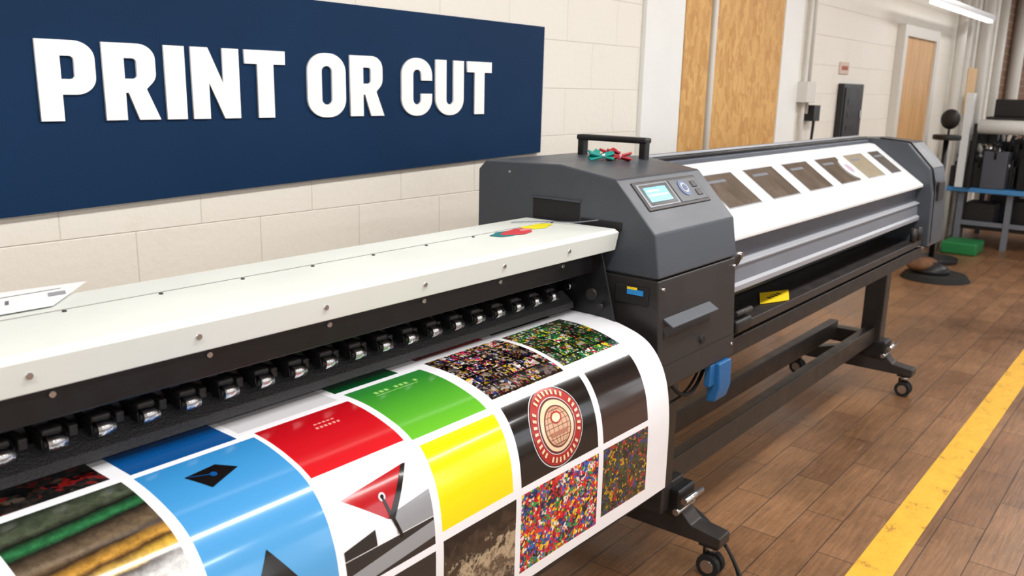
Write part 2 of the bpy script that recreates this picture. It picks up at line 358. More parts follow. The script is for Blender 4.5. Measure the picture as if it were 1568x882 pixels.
prism_x("housing_core", [(1.70, 1.10), (1.70, 1.2), (1.12, 1.2), (1.12, 1.10)], XA+.006, XE-.006, M_RUBBER, P1, 0)
prism_x("front_seam", [(1.0875, .90), (1.0875, .9025), (1.12, .9025), (1.12, .90)], XA+.01, XE-.01, M_RUBBER, P1, 0)
box("side_recess_shade", XA-.002, XA+.01, 1.365, 1.53, 1.274, 1.332, M_RUBBER, P1, .001)  # black slab on the solid side, painted as the shade inside an opening
box("side_recess_lip", XA-.006, XA+.004, 1.36, 1.535, 1.332, 1.337, M_CHAR, P1, .001)
box("side_recess_front_shade", XA-.004, XA+.004, 1.225, 1.36, 1.268, 1.29, M_RUBBER, P1, .001)  # forward end of that opening, its darkness also a black slab
def slope(t, off=0.):
    y = 1.25-.13*t; z = 1.406-.138*t
    nv = Vector((0, -.138, .13)).normalized()
    return y+nv.y*off, z+nv.z*off
def slope_quad(name, x0, x1, t0, t1, m, o0, o1, bv=.002):
    return prism_x(name, [slope(t0, o0), slope(t1, o0), slope(t1, o1), slope(t0, o1)], x0, x1, m, P1, bv, 2)
slope_quad("panel_bezel", 2.09, 2.46, .1, .62, M_DARK, -.004, .004, .003)
slope_quad("panel_frame_l", 2.10, 2.275, .15, .57, M_GREY, .003, .006)
slope_quad("panel_inner_l", 2.108, 2.267, .175, .545, M_BLACK, .004, .0066)
slope_quad("panel_frame_r", 2.285, 2.45, .15, .57, M_CHAR, .003, .006)
mlcd = mat("lcd_screen", rgb(120, 185, 220), .2, emit=.25, noise=.25, nscale=60)
slope_quad("lcd", 2.12, 2.245, .23, .49, mlcd, .005, .0075, 0)
slope_quad("lcd_text_1", 2.13, 2.2, .28, .31, M_WHITE, .007, .0078, 0)
slope_quad("lcd_text_2", 2.13, 2.235, .36, .39, M_WHITE, .007, .0078, 0)
ya_, za_ = slope(.33, .006)
for i, (xx, r, m_) in enumerate(((2.345, .027, mat("dial_blue", rgb(50, 80, 130), .3)), (2.345, .018, M_LGREY), (2.345, .011, mat("dial_c", rgb(40, 60, 110), .3)))):
    yb, zb = slope(.33, .008+.0015*i)
    cyl("dial_%d" % i, (xx, ya_, za_), (xx, yb, zb), r, m_, P1, 28)
slope_quad("button_1", 2.40, 2.43, .22, .34, M_DARK, .005, .009); slope_quad("button_2", 2.40, 2.43, .38, .5, M_DARK, .005, .009)
prism_x("front_flap", [(1.10, 1.030), (1.066, 1.014), (1.065, 1.018), (1.10, 1.038)], 2.07, 2.35, M_CHAR, P1, .001)
prism_x("flap_face", [(1.10, 1.03), (1.09, .99), (1.092, .975), (1.12, .97), (1.12, 1.03)], 2.07, 2.35, M_BLACK, P1, .001)
cyl("hole_shade", (2.30, 1.1, .93), (2.30, 1.083, .93), .012, M_RUBBER, P1)  # raised black disc stands in for the dark inside of a hole
prism_x("blue_bracket", [(1.11, .83), (1.072, .83), (1.068, .75), (1.08, .705), (1.11, .70)], 2.405, 2.49, M_BLUE, P1, .005)
box("blue_bracket_fold", 2.37, 2.405, 1.085, 1.105, .76, .83, M_BLUE, P1, .003)
box("side_port", XA-.004, XA+.003, 1.13, 1.235, 1.07, 1.12, M_RUBBER, P1, .002)
box("side_label_blue", XA-.007, XA-.003, 1.145, 1.195, 1.098, 1.112, mat("label_blue", rgb(40, 140, 210), .4), P1, 0)
box("side_label_yellow", XA-.0075, XA-.003, 1.165, 1.195, 1.112, 1.118, M_YEL, P1, 0)
prism_x("end_plate", [(1.45, 1.0), (1.45, 1.25), (1.27, 1.25), (1.20, 1.0)], XA-.045, XA-.037, M_BLACK, P1, .002)
for i, (yy, zz, r) in enumerate(((1.31, 1.17, .014), (1.28, 1.09, .016), (1.3, 1.22, .007), (1.25, 1.06, .008), (1.36, 1.1, .010))):
    cyl("bolt_%d" % i, (XA-.045, yy, zz), (XA-.058, yy, zz), r, M_STEEL if i % 2 == 0 else M_DARK, P1, 16)
for i, (xx, zz) in enumerate(((2.06, 1.12), (2.51, 1.12), (2.06, .87), (2.51, .87))):
    cyl("side_screw_%d" % i, (xx, 1.11, zz), (xx, 1.083+.01*(zz > 1), zz), .004, M_STEEL, P1, 10)
cyl("side_face_screw", (XA-.003, 1.62, 1.40), (XA, 1.62, 1.40), .004, M_STEEL, P1, 10)
for i, yy in enumerate((1.41, 1.645)): box("handle_post_%d" % i, 2.445, 2.475, yy-.012, yy+.012, 1.425, 1.492, M_BLACK, P1, .004)
box("handle_grip", 2.44, 2.48, 1.395, 1.66, 1.478, 1.497, M_BLACK, P1, .006)
prism_x("left_housing", up+[(1.09, .84), (1.744, .84)], XB-.42, XB, M_CHAR, P1, .006, 4)

def blob(name, cx, cy, z, rx, ry, m, parent, seed):
    rnd = random.Random(seed); pts = []
    ph = [rnd.uniform(0, 6) for _ in range(3)]
    for i in range(28):
        a = i/28*2*math.pi; r = 1+.18*math.sin(2*a+ph[0])+.12*math.sin(3*a+ph[1])+.08*math.sin(5*a+ph[2])
        pts.append((cx+rx*r*math.cos(a), cy+ry*r*math.sin(a), z))
    return poly3(name, pts, m, parent, .0008)
pk = empty("cover_stickers")
blob("sticker_teal", 1.735, 1.395, 1.2743, .046, .026, mat("st_teal", rgb(20, 120, 125), .4), pk, 2)
blob("sticker_red", 1.785, 1.39, 1.2750, .050, .034, mat("st_red", rgb(205, 60, 70), .4), pk, 1)
blob("sticker_pink", 1.825, 1.395, 1.2760, .02, .012, mat("st_pink", rgb(225, 140, 150), .4), pk, 3)
blob("sticker_yellow", 1.90, 1.41, 1.2745, .05, .03, mat("st_yel", rgb(240, 228, 40), .4), pk, 4)
tube("thin_wire", [(1.90, 1.50, 1.276), (1.98, 1.46, 1.277), (2.0, 1.36, 1.277), (2.02, 1.33, 1.285), (2.038, 1.30, 1.29)], .0015, M_GREY, P1)

mps = mat("sheet_paper", rgb(240, 240, 242), .6)
pp = empty("paper_sheet")
DX, DY = -.11, -.035
def q(pts, z): return [(a+DX, b_+DY, z) for a, b_ in pts]
poly3("sheet", [(.30+DX, 1.50+DY, 1.276), (.74+DX, 1.50+DY, 1.276), (.86+DX, 1.63+DY, 1.277), (.42+DX, 1.68+DY, 1.277)], mps, pp, .001)
mrt = mat("red_print", rgb(200, 70, 60), .6)
for i in range(14):
    t = i/14; xx = .50+.2*t; yy = 1.545+.005*t
    poly3("mark_%d" % i, q([(xx, yy), (xx+.006, yy), (xx+.016, yy+.025), (xx+.01, yy+.025)], 1.2783), mrt if i < 9 else M_GREY, pp, .0002)
poly3("line_1", q([(.62, 1.60), (.80, 1.605), (.803, 1.608), (.623, 1.603)], 1.2783), M_GREY, pp, .0002)
poly3("stamp", q([(.76, 1.56), (.79, 1.56), (.80, 1.585), (.77, 1.585)], 1.2783), M_LGREY, pp, .0002)

pcp = empty("spring_clamps")
mteal = mat("clip_teal", rgb(20, 140, 130), .35); mredc = mat("clip_red", rgb(165, 30, 45), .35)
def clamp(i, cx, cy, cz, ang, m):
    for sgn in (-1, 1):
        ob = box("jaw_%d_%d" % (i, sgn), -.045, .04, -.009, .009, -.0035, .0035, m, pcp, .002)
        ob.matrix_world = Matrix.Translation((cx, cy, cz+.013)) @ Matrix.Rotation(ang, 4, 'Z') @ Matrix.Rotation(sgn*.22, 4, 'Y') @ Matrix.Rotation(.4, 4, 'X')
    cyl("spring_%d" % i, (cx-.009*math.sin(ang), cy-.01*math.cos(ang), cz+.013), (cx+.009*math.sin(ang), cy+.01*math.cos(ang), cz+.013), .007, M_STEEL, pcp, 14)
clamp(0, 2.27, 1.475, 1.437, .3, mteal); clamp(1, 2.26, 1.44, 1.435, -.5, mteal); clamp(2, 2.34, 1.45, 1.436, .9, mredc); clamp(3, 2.32, 1.42, 1.43, 2.6, mredc); clamp(4, 2.36, 1.48, 1.437, 0, mredc)

# ------------------------------------------------------------------ printed media
prof = [(1.45, 1.032), (1.342, 1.03), (1.25, 1.029), (1.19, 1.020), (1.117, .998), (1.085, .973), (1.064, .945), (1.045, .905), (1.034, .86), (1.028, .80), (1.027, .768), (1.029, .2)]
cum = [0]
for a, c_ in zip(prof[:-1], prof[1:]): cum.append(cum[-1]+math.hypot(c_[0]-a[0], c_[1]-a[1]))
def P0(s):
    s = max(0, min(cum[-1]-1e-6, s))
    for i in range(len(prof)-1):
        if s <= cum[i+1]:
            w = (s-cum[i])/(cum[i+1]-cum[i]); return (prof[i][0]+w*(prof[i+1][0]-prof[i][0]), prof[i][1]+w*(prof[i+1][1]-prof[i][1]))
def PS(s):
    ys = zs = 0
    for j in range(-6, 7):
        y, z = P0(max(0, s+j*.005)) if s > .03 else P0(s); ys += y; zs += z
    return ys/13, zs/13
def surf(x, s, off=0.):
    y, z = PS(s); y1, z1 = PS(s+.004); y0, z0 = PS(s-.004)
    t = Vector((y1-y0, z1-z0)).normalized(); nv = Vector((t.y, -t.x))
    if nv.y < 0 and nv.x > 0: nv = -nv
    if s < .2 and nv.y < 0: nv = -nv
    wob = .005*math.sin(x*5.0+1)*min(1, max(0, (s-.35)/.3))
    return Vector((x, y+nv.x*off+wob, z+nv.y*off))
SEND = .778; PXL = -.35; PXR = 2.0
PM = {}
def pmat(name, col=None, builder=None, rough=.17):
    m = bpy.data.materials.new("print_"+name); m.use_nodes = True
    nt = m.node_tree; b = nt.nodes["Principled BSDF"]; b.inputs["Roughness"].default_value = rough
    b.inputs["Coat Weight"].default_value = .6; b.inputs["Coat Roughness"].default_value = .08
    if col: b.inputs["Base Color"].default_value = col
    if builder:
        uv = nt.nodes.new("ShaderNodeUVMap"); uv.uv_map = "UVMap"
        nt.links.new(builder(nt.nodes, nt.links, uv.outputs[0]), b.inputs["Base Color"])
    PM[name] = m; return m
def b_mosaic(scale, bright, stops, dist=.006, sub=.22):
    def f(n, l, uv):
        d = n.new("ShaderNodeTexNoise"); d.inputs["Scale"].default_value = scale*.8; d.inputs["Detail"].default_value = 2; l.new(uv, d.inputs["Vector"])
        w = mixn(n, l, 'LINEAR_LIGHT', dist, uv, d.outputs["Color"])
        v = n.new("ShaderNodeTexVoronoi"); v.inputs["Scale"].default_value = scale; l.new(w, v.inputs["Vector"])
        sc = n.new("ShaderNodeSeparateColor"); l.new(v.outputs["Color"], sc.inputs[0])
        c1 = ramp(n, l, sc.outputs[0], stops, True)
        v2 = n.new("ShaderNodeTexVoronoi"); v2.inputs["Scale"].default_value = scale*2.6; l.new(w, v2.inputs["Vector"])
        sc2 = n.new("ShaderNodeSeparateColor"); l.new(v2.outputs["Color"], sc2.inputs[0])
        c2 = ramp(n, l, sc2.outputs[1], stops, True)
        c3 = mixn(n, l, 'MIX', ramp(n, l, sc2.outputs[2], [(.7-sub, g1(0)), (.7-sub+.02, g1(1))], True), c2, c1)
        nf = noise_(n, l, uv, scale*1.2, 3, .6)
        return mixn(n, l, 'MULTIPLY', bright, c3, ramp(n, l, nf, [(.38, g1(0)), (.5, g1(1))]))
    return f
K = rgb(14, 13, 14)
crowd = [(0, rgb(215, 15, 40)), (.16, rgb(20, 95, 190)), (.3, rgb(245, 200, 30)), (.42, rgb(25, 40, 95)), (.52, rgb(215, 60, 30)), (.62, rgb(40, 150, 75)), (.72, rgb(240, 228, 214)), (.8, rgb(210, 24, 84)), (.9, rgb(30, 25, 30))]
dim = [(0, rgb(30, 34, 24)), (.3, rgb(66, 80, 34)), (.45, rgb(195, 150, 30)), (.55, rgb(34, 66, 44)), (.66, rgb(44, 66, 120)), (.78, rgb(170, 40, 36)), (.88, rgb(80, 70, 50))]
magz = [(0, K), (.3, rgb(225, 210, 195)), (.42, rgb(60, 40, 36)), (.52, rgb(215, 30, 90)), (.60, rgb(220, 185, 50)), (.68, K), (.76, rgb(195, 130, 90)), (.86, rgb(60, 75, 160)), (.93, rgb(240, 240, 240))]
pmat("white", rgb(243, 243, 248))
pmat("crowd", builder=b_mosaic(62, .6, crowd)); pmat("dim", builder=b_mosaic(62, .65, dim))
def b_mag(stops, bw, rh):
    base = b_mosaic(75, .45, stops)
    def f(n, l, uv):
        c0 = base(n, l, uv)
        br = n.new("ShaderNodeTexBrick"); br.offset = .35; br.inputs["Scale"].default_value = 1; br.inputs["Brick Width"].default_value = bw; br.inputs["Row Height"].default_value = rh
        br.inputs["Color1"].default_value = (1, 1, 1, 1); br.inputs["Color2"].default_value = (.10, .08, .08, 1); br.inputs["Mortar"].default_value = (.01, .01, .01, 1)
        br.inputs["Mortar Size"].default_value = .003; l.new(uv, br.inputs["Vector"])
        return mixn(n, l, 'MULTIPLY', .97, c0, br.outputs["Color"])
    return f
pmat("mag", builder=b_mag(magz, .052, .042))
pmat("mag2", builder=b_mag([(0, rgb(30, 90, 40)), (.3, rgb(30, 140, 60)), (.42, rgb(225, 215, 50)), (.52, rgb(40, 50, 40)), (.60, rgb(235, 235, 230)), (.72, rgb(195, 30, 50)), (.80, rgb(30, 60, 40)), (.92, rgb(60, 120, 100))], .07, .05))
def grad(c0, c1, axis, a, c_):
    def f(n, l, uv):
        sx = n.new("ShaderNodeSeparateXYZ"); l.new(uv, sx.inputs[0]); mr = n.new("ShaderNodeMapRange"); mr.inputs[1].default_value = a; mr.inputs[2].default_value = c_
        l.new(sx.outputs[axis], mr.inputs[0]); return ramp(n, l, mr.outputs[0], [(0, c0), (1, c1)])
    return f
pmat("black", rgb(18, 14, 14)); pmat("blackbrown", builder=grad(rgb(12, 10, 12), rgb(62, 44, 38), 1, .40, .50))
pmat("green", builder=grad(rgb(30, 124, 48), rgb(96, 178, 40), 1, .15, .35))
pmat("dgreen", rgb(12, 74, 36)); pmat("yellow", rgb(252, 222, 4)); pmat("red", builder=grad(rgb(176, 14, 26), rgb(200, 20, 32), 1, .18, .35))
pmat("dred", builder=grad(rgb(120, 8, 18), rgb(190, 26, 36), 0, 1.36, 1.65)); pmat("blue", builder=grad(rgb(50, 134, 194), rgb(84, 158, 212), 1, .19, .5)); pmat("dblue", rgb(12, 80, 146))
pmat("lgrey", rgb(212, 210, 214)); pmat("grey", rgb(146, 148, 152)); pmat("dgrey", rgb(40, 38, 38)); pmat("offwhite", rgb(238, 238, 244)); pmat("cream", rgb(228, 204, 170)); pmat("sealred", rgb(168, 44, 40))
def b_rock(n, l, uv):
    sx = n.new("ShaderNodeSeparateXYZ"); l.new(uv, sx.inputs[0])
    nf = noise_(n, l, uv, 24, 9, .72)
    mr = n.new("ShaderNodeMapRange"); mr.inputs[1].default_value = .57; mr.inputs[2].default_value = .75; l.new(sx.outputs[1], mr.inputs[0])
    a = n.new("ShaderNodeMath"); a.operation = 'MULTIPLY_ADD'; l.new(nf, a.inputs[0]); a.inputs[1].default_value = 1.5; a.inputs[2].default_value = -.75
    s_ = n.new("ShaderNodeMath"); s_.operation = 'ADD'; l.new(a.outputs[0], s_.inputs[0]); l.new(mr.outputs[0], s_.inputs[1])
    return ramp(n, l, s_.outputs[0], [(.1, rgb(18, 15, 13)), (.3, rgb(66, 52, 42)), (.36, rgb(28, 22, 18)), (.5, rgb(190, 170, 140)), (.62, rgb(130, 112, 90)), (.7, rgb(70, 56, 46)), (.85, rgb(160, 140, 118)), (.95, rgb(60, 54, 44))])
pmat("rock", builder=b_rock)
def b_machine(n, l, uv):
    mp = n.new("ShaderNodeMapping"); mp.inputs["Rotation"].default_value = (0, 0, .10); l.new(uv, mp.inputs[0])
    nf = noise_(n, l, mp.outputs[0], 12, 6, .7)
    sx = n.new("ShaderNodeSeparateXYZ"); l.new(mp.outputs[0], sx.inputs[0])
    a = n.new("ShaderNodeMath"); a.operation = 'MULTIPLY_ADD'; l.new(nf, a.inputs[0]); a.inputs[1].default_value = .018; l.new(sx.outputs[1], a.inputs[2])
    mr = n.new("ShaderNodeMapRange"); mr.inputs[1].default_value = .24; mr.inputs[2].default_value = .62; l.new(a.outputs[0], mr.inputs[0])
    c1 = ramp(n, l, mr.outputs[0], [(0, rgb(26, 32, 26)), (.13, rgb(76, 84, 66)), (.17, rgb(24, 22, 20)), (.22, rgb(44, 110, 66)), (.25, rgb(30, 26, 22)), (.34, rgb(110, 92, 70)), (.37, rgb(40, 28, 22)), (.42, rgb(188, 140, 60)), (.44, rgb(60, 36, 26)), (.49, rgb(222, 180, 60)), (.51, rgb(50, 34, 28)), (.56, rgb(206, 206, 206)), (.8, rgb(228, 228, 226)), (.86, rgb(60, 60, 70)), (1, rgb(180, 60, 40))])
    n3 = noise_(n, l, uv, 55, 6, .75)
    return mixn(n, l, 'OVERLAY', .7, c1, ramp(n, l, n3, [(.3, g1(.12)), (.7, g1(.8))]))
pmat("machine", builder=b_machine)
pmat("darkphoto", builder=b_mosaic(30, .8, [(0, K), (.4, rgb(40, 30, 25)), (.6, rgb(110, 20, 20)), (.72, rgb(30, 30, 30)), (.9, rgb(70, 60, 50))]))
cells = [
 (1.64, 1.893, .0, .10, "black"), (1.64, 1.893, .13, .328, "mag2"), (1.68, 1.888, .362, .549, "blackbrown"), (1.68, 1.888, .565, .742, "dim"),
 (1.36, 1.60, .0, .105, "dred"), (1.36, 1.625, .13, .34, "mag"), (1.363, 1.658, .361, .549, "black"), (1.363, 1.66, .566, .752, "crowd"),
 (1.098, 1.277, .0, .135, "dgreen"), (1.107, 1.327, .151, .355, "green"), (1.114, 1.335, .371, .547, "yellow"), (1.116, 1.345, .567, .752, "rock"),
 (.85, 1.08, .0, .165, "lgrey"), (.87, 1.09, .183, .348, "red"), (.876, 1.094, .366, .505, "offwhite"), (.876, 1.094, .507, .562, "dgrey"), (.88, 1.094, .577, .752, "dgrey"),
 (.638, .835, .0, .182, "dblue"), (.635, .86, .196, .56, "blue"), (.635, .87, .577, .752, "dblue"),
 (.40, .61, .0, .172, "darkphoto"), (.41, .617, .192, .56, "machine"), (.41, .617, .577, .752, "dim"),
 (.15, .385, .0, .172, "dgreen"), (.15, .385, .19, .36, "red"), (.15, .385, .38, .56, "mag"), (.15, .385, .577, .752, "crowd"),
 (-.1, .13, .0, .30, "yellow"), (-.1, .13, .32, .56, "blue"), (-.1, .13, .577, .752, "rock"), (-.3, -.12, .1, .4, "green"), (-.3, -.12, .42, .752, "dred")]
PB = empty("printed_poster_sheet")
xs = sorted(set([PXL, PXR]+[c[0] for c in cells]+[c[1] for c in cells]))
ss = sorted(set([0, SEND]+[c[2] for c in cells]+[c[3] for c in cells]))
def dens(a, st):
    o = []
    for p_, q_ in zip(a[:-1], a[1:]):
        k = max(1, int(math.ceil((q_-p_)/st)))
        o += [p_+(q_-p_)*i/k for i in range(k)]
    return o+[a[-1]]
xs = dens(xs, .06); ss = dens(ss, .008)
names = list(PM.keys()); bm = bmesh.new(); uvl = bm.loops.layers.uv.new("UVMap")
gv = [[bm.verts.new(surf(x, s)) for s in ss] for x in xs]
for i in range(len(xs)-1):
    for j in range(len(ss)-1):
        f = bm.faces.new((gv[i][j], gv[i][j+1], gv[i+1][j+1], gv[i+1][j])); f.smooth = True
        cxm = (xs[i]+xs[i+1])/2; cs = (ss[j]+ss[j+1])/2; k = 0
        for c in cells:
            if c[0] < cxm < c[1] and c[2] < cs < c[3]: k = names.index(c[4]); break
        f.material_index = k
        for lp, (a, c_) in zip(f.loops, ((xs[i], ss[j]), (xs[i], ss[j+1]), (xs[i+1], ss[j+1]), (xs[i+1], ss[j]))): lp[uvl].uv = (a, c_)
me = bpy.data.meshes.new("sheet"); bm.to_mesh(me); bm.free()
sheet = new_obj("sheet", me, PB, [PM[k] for k in names])
def decal(name, pts, m, off=.0006):
    bm = bmesh.new(); bm.faces.new([bm.verts.new((a, c_, 0)) for a, c_ in pts])
    bmesh.ops.triangulate(bm, faces=bm.faces)
    for _ in range(5):
        ed = [e for e in bm.edges if e.calc_length() > .012]
        if not ed: break
        bmesh.ops.subdivide_edges(bm, edges=ed, cuts=1); bmesh.ops.triangulate(bm, faces=bm.faces)
    for v in bm.verts: v.co = surf(v.co.x, v.co.y, off)
    for f in bm.faces: f.smooth = True
    bmesh.ops.recalc_face_normals(bm, faces=bm.faces)
    me = bpy.data.meshes.new(name); bm.to_mesh(me); bm.free()
    return new_obj(name, me, PB, [m])
def circ(cx, cy, r, k=44, ry=None): return [(cx+r*math.cos(2*math.pi*i/k), cy+(ry or r)*math.sin(2*math.pi*i/k)) for i in range(k)]
SX, SY = 1.511, .452
mseal = mat("seal_red", rgb(168, 44, 40), .3)
for i, (r, m_) in enumerate(((.095, PM["lgrey"]), (.0925, PM["black"]), (.090, mseal), (.066, PM["lgrey"]), (.064, mat("seal_brown", rgb(90, 40, 34), .3)), (.059, PM["cream"]))):
    decal("seal_ring_%d" % i, circ(SX, SY, r), m_, .0004+.00025*i)
mtan = mat("seal_tan", rgb(170, 112, 88), .3); mscr = mat("seal_line", rgb(110, 56, 44), .3)
decal("seal_globe", circ(SX, SY+.002, .048), mscr, .0021)
decal("seal_globe_in", circ(SX, SY+.002, .044), mat("seal_globe_tan", rgb(206, 164, 132), .3), .0023)
for i in range(7):
    yy = SY-.036+i*.0125; w = math.sqrt(max(0, .043**2-(yy-SY-.002)**2))
    decal("seal_lat_%d" % i, [(SX-w, yy), (SX+w, yy), (SX+w, yy+.0014), (SX-w, yy+.0014)], mscr, .0025)
for i, k_ in enumerate((-.9, -.45, 0, .45, .9)):
    lft = [(SX+k_*.038*math.cos(a)-.0007, SY+.002+.042*math.sin(a)) for a in [math.radians(-80+16*j) for j in range(11)]]
    rgt = [(p_[0]+.0014, p_[1]) for p_ in lft][::-1]
    decal("seal_mer_%d" % i, lft+rgt, mscr, .0026)
decal("seal_shield", circ(SX, SY-.018, .020, 24, .014), mseal, .0028); decal("seal_shield_in", circ(SX, SY-.018, .015, 24, .010), PM["cream"], .0030)
decal("seal_band", [(SX-.03, SY+.012), (SX+.03, SY+.012), (SX+.028, SY+.022), (SX-.028, SY+.022)], mtan, .0029)
for i in range(34):
    a = 2*math.pi*i/34; ca, sa = math.cos(a), math.sin(a)
    qd = []
    for (u_, v_) in ((-.0030, .072), (.0030, .072), (.0034, .084), (-.0034, .084)):
        qd.append((SX+v_*ca-u_*sa, SY+v_*sa+u_*ca))
    if i % 9 != 3: decal("seal_text_%d" % i, qd, PM["cream"], .0024)
decal("pennant", [(.898, .405), (1.058, .388), (.985, .470)], PM["red"], .0006)
decal("pennant_edge", [(1.050, .389), (1.062, .389), (1.0, .474), (.985, .470)], PM["black"], .0009)
decal("pennant_core", circ(.983, .428, .008), PM["lgrey"], .0012); decal("pennant_core_in", circ(.983, .428, .004), PM["black"], .0014)
decal("grey_block", [(1.0, .463), (1.094, .452), (1.094, .505), (1.0, .505)], PM["grey"], .0005)
decal("dark_strip", [(.876, .488), (.95, .476), (.95, .505), (.876, .505)], PM["dgrey"], .0008)
decal("pennant_cord", [(.98, .428), (.985, .428), (.995, .462), (1.014, .512), (1.008, .514), (.988, .466)], PM["black"], .0013)
decal("grey_lower", [(.876, .535), (1.094, .513), (1.094, .545), (.876, .562)], PM["grey"], .0005)
decal("diamond", [(.695, .243), (.755, .236), (.782, .262), (.718, .288)], PM["black"], .0006)
decal("diamond_core", circ(.738, .259, .006), PM["dblue"], .0009)
decal("diamond_line", [(.70, .244), (.738, .258), (.739, .260), (.701, .246)], PM["dblue"], .0009)
decal("triangle", [(.68, .52), (.738, .425), (.80, .515)], PM["black"], .0006)
decal("triangle_core", circ(.738, .485, .01), PM["dblue"], .0009)
mlg = mat("print_palegreen", rgb(150, 205, 110), .2)
for i in range(9):
    if i % 4 != 3: decal("green_text_%d" % i, [(1.155+i*.014, .186), (1.164+i*.014, .186), (1.164+i*.014, .196), (1.155+i*.014, .196)], mlg, .0006)
decal("green_text_line", [(1.15, .202), (1.27, .202), (1.27, .204), (1.15, .204)], mlg, .0006)
mpr = mat("print_palered", rgb(235, 150, 145), .2)
for i in range(6): decal("red_text_%d" % i, [(.965+i*.010, .236), (.971+i*.010, .236), (.971+i*.010, .242), (.965+i*.010, .242)], mpr, .0006)
for i in range(5): decal("red_text2_%d" % i, [(.970+i*.010, .224), (.977+i*.010, .224), (.977+i*.010, .228), (.970+i*.010, .228)], mpr, .0006)

# ------------------------------------------------------------------ far printer
P2 = empty("large_format_printer.001")
X0 = 2.535; X1 = 4.95; X2 = 5.25
prism_x("white_cover", [(1.15, 1.175), (1.15, 1.19), (1.42, 1.385), (1.45, 1.39), (1.45, 1.17), (1.2, 1.165)], X0, X1, M_WHITE, P2, .004)
prism_x("rear_body", [(1.452, 1.0), (1.452, 1.405), (1.49, 1.415), (1.74, 1.385), (1.74, 1.0)], X0, X1, M_DGREY, P2, .004)
for i, (yy, zz, m_) in enumerate(((1.47, 1.413, M_BLACK), (1.51, 1.417, M_LGREY), (1.55, 1.412, M_BLACK))):
    cyl("top_rail_%d" % i, (X0, yy, zz), (X1, yy, zz), .010, m_, P2, 14)
mwin = mat("tinted_window", rgb(104, 95, 86), .12, noise=.35, nscale=9, coat=.5); mwin2 = mat("tinted_window_pale", rgb(160, 150, 128), .2, noise=.15, nscale=9)
def cov(t, off=0.):
    y = 1.42-.27*t; z = 1.385-.195*t; nv = Vector((0, -.195, .27)).normalized(); return y+nv.y*off, z+nv.z*off
def cq(name, x0, x1, t0, t1, m, o0, o1, bv=.001):
    return prism_x(name, [cov(t0, o0), cov(t1, o0), cov(t1, o1), cov(t0, o1)], x0, x1, m, P2, bv, 1)
for i in range(6):
    xx = 2.77+.382*i; w = .27 if i < 5 else .17
    cq("window_rim_%d" % i, xx-.006, xx+w+.006, .15, .665, M_LGREY, -.002, .0012)
    cq("window_pane_%d" % i, xx, xx+w, .165, .65, mwin if i not in (4,) else mwin2, -.002, .0025)
    cq("pane_print_%d" % i, xx+.03, xx+.17, .25, .29, M_GREY, .0024, .003, 0)
yy, zz = cov(.42, .003); y2, z2 = cov(.42, .006)
cyl("round_sticker", (4.19, yy, zz), (4.19, y2, z2), .065, M_WHITE, P2, 30); y3, z3 = cov(.42, .0065); cyl("sticker_core", (4.19, yy, zz), (4.19, y3, z3), .03, mat("st_mauve", rgb(180, 160, 180), .4), P2, 30)
prism_x("front_channel", [(1.185, 1.17), (1.185, 1.10), (1.165, 1.085), (1.16, 1.0), (1.25, .985), (1.452, 1.0), (1.452, 1.17)], X0, X1, M_GREY, P2, .004)
box("channel_upper_face", X0, X1, 1.1815, 1.186, 1.104, 1.166, M_DGREY, P2, .001)
prism_x("channel_ridge", [(1.18, 1.100), (1.158, 1.092), (1.158, 1.085), (1.18, 1.080)], X0, X1, M_LGREY, P2, .002)
prism_x("channel_ridge2", [(1.165, 1.03), (1.150, 1.02), (1.152, 1.000), (1.165, .998)], X0, X1, M_LGREY, P2, .002)
prism_x("under_body", [(1.24, .985), (1.24, .94), (1.45, .91), (1.72, .90), (1.72, 1.0)], X0, X1, M_BLACK, P2, .004)
prism_x("media_shelf", [(1.115, .905), (1.115, .875), (1.135, .865), (1.44, .865), (1.44, .89), (1.13, .885), (1.125, .905)], X0, X1, M_FRAME, P2, .002)
prism_x("shelf_back_rail", [(1.32, .89), (1.32, .925), (1.40, .925), (1.40, .89)], X0, X1, M_DARK, P2, .004)
prism_x("shelf_rail", [(1.12, .86), (1.12, .80), (1.16, .79), (1.2, .85)], X0, X1, M_BLACK, P2, .003)
LXo = -.30
poly3("yellow_label", [(3.30+LXo, 1.20, .889), (3.44+LXo, 1.145, .888), (3.60+LXo, 1.21, .889), (3.46+LXo, 1.27, .890)], M_YEL, P2, .002)
for i in range(4): poly3("label_mark_%d" % i, [(3.40+LXo+i*.03, 1.20, .892), (3.412+LXo+i*.03, 1.20, .892), (3.42+LXo+i*.03, 1.22, .892), (3.408+LXo+i*.03, 1.22, .892)], M_BLACK, P2, .0005)
cyl("cover_knob", (2.60, 1.17, 1.13), (2.60, 1.125, 1.12), .020, M_BLACK, P2); cyl("cover_knob_b", (2.65, 1.17, 1.13), (2.65, 1.135, 1.125), .012, M_STEEL, P2)
box("shelf_clamp", 2.58, 2.70, 1.10, 1.18, .88, .925, M_BLACK, P2, .01); cyl("clamp_pin", (2.6, 1.12, .94), (2.72, 1.12, .94), .01, M_DARK, P2)
for i, xx in enumerate((4.75, 4.85)): cyl("end_clamp_%d" % i, (xx, 1.12, .91), (xx, 1.12, .98), .016, M_DARK, P2)
prism_x("end_housing", [(1.744, .86), (1.744, 1.38), (1.70, 1.40), (1.44, 1.415), (1.25, 1.40), (1.125, 1.27), (1.10, 1.14), (1.09, .86)], X1, X2, M_CHAR, P2, .008, 4)
prism_x("end_housing_band", [(1.70, 1.2), (1.40, 1.420), (1.245, 1.406), (1.12, 1.274), (1.098, 1.2), (1.088, .88)], X1+.03, X1+.045, M_BLACK, P2, .001)
box("end_panel", X1+.08, X1+.2, 1.088, 1.1, 1.10, 1.20, M_DARK, P2)
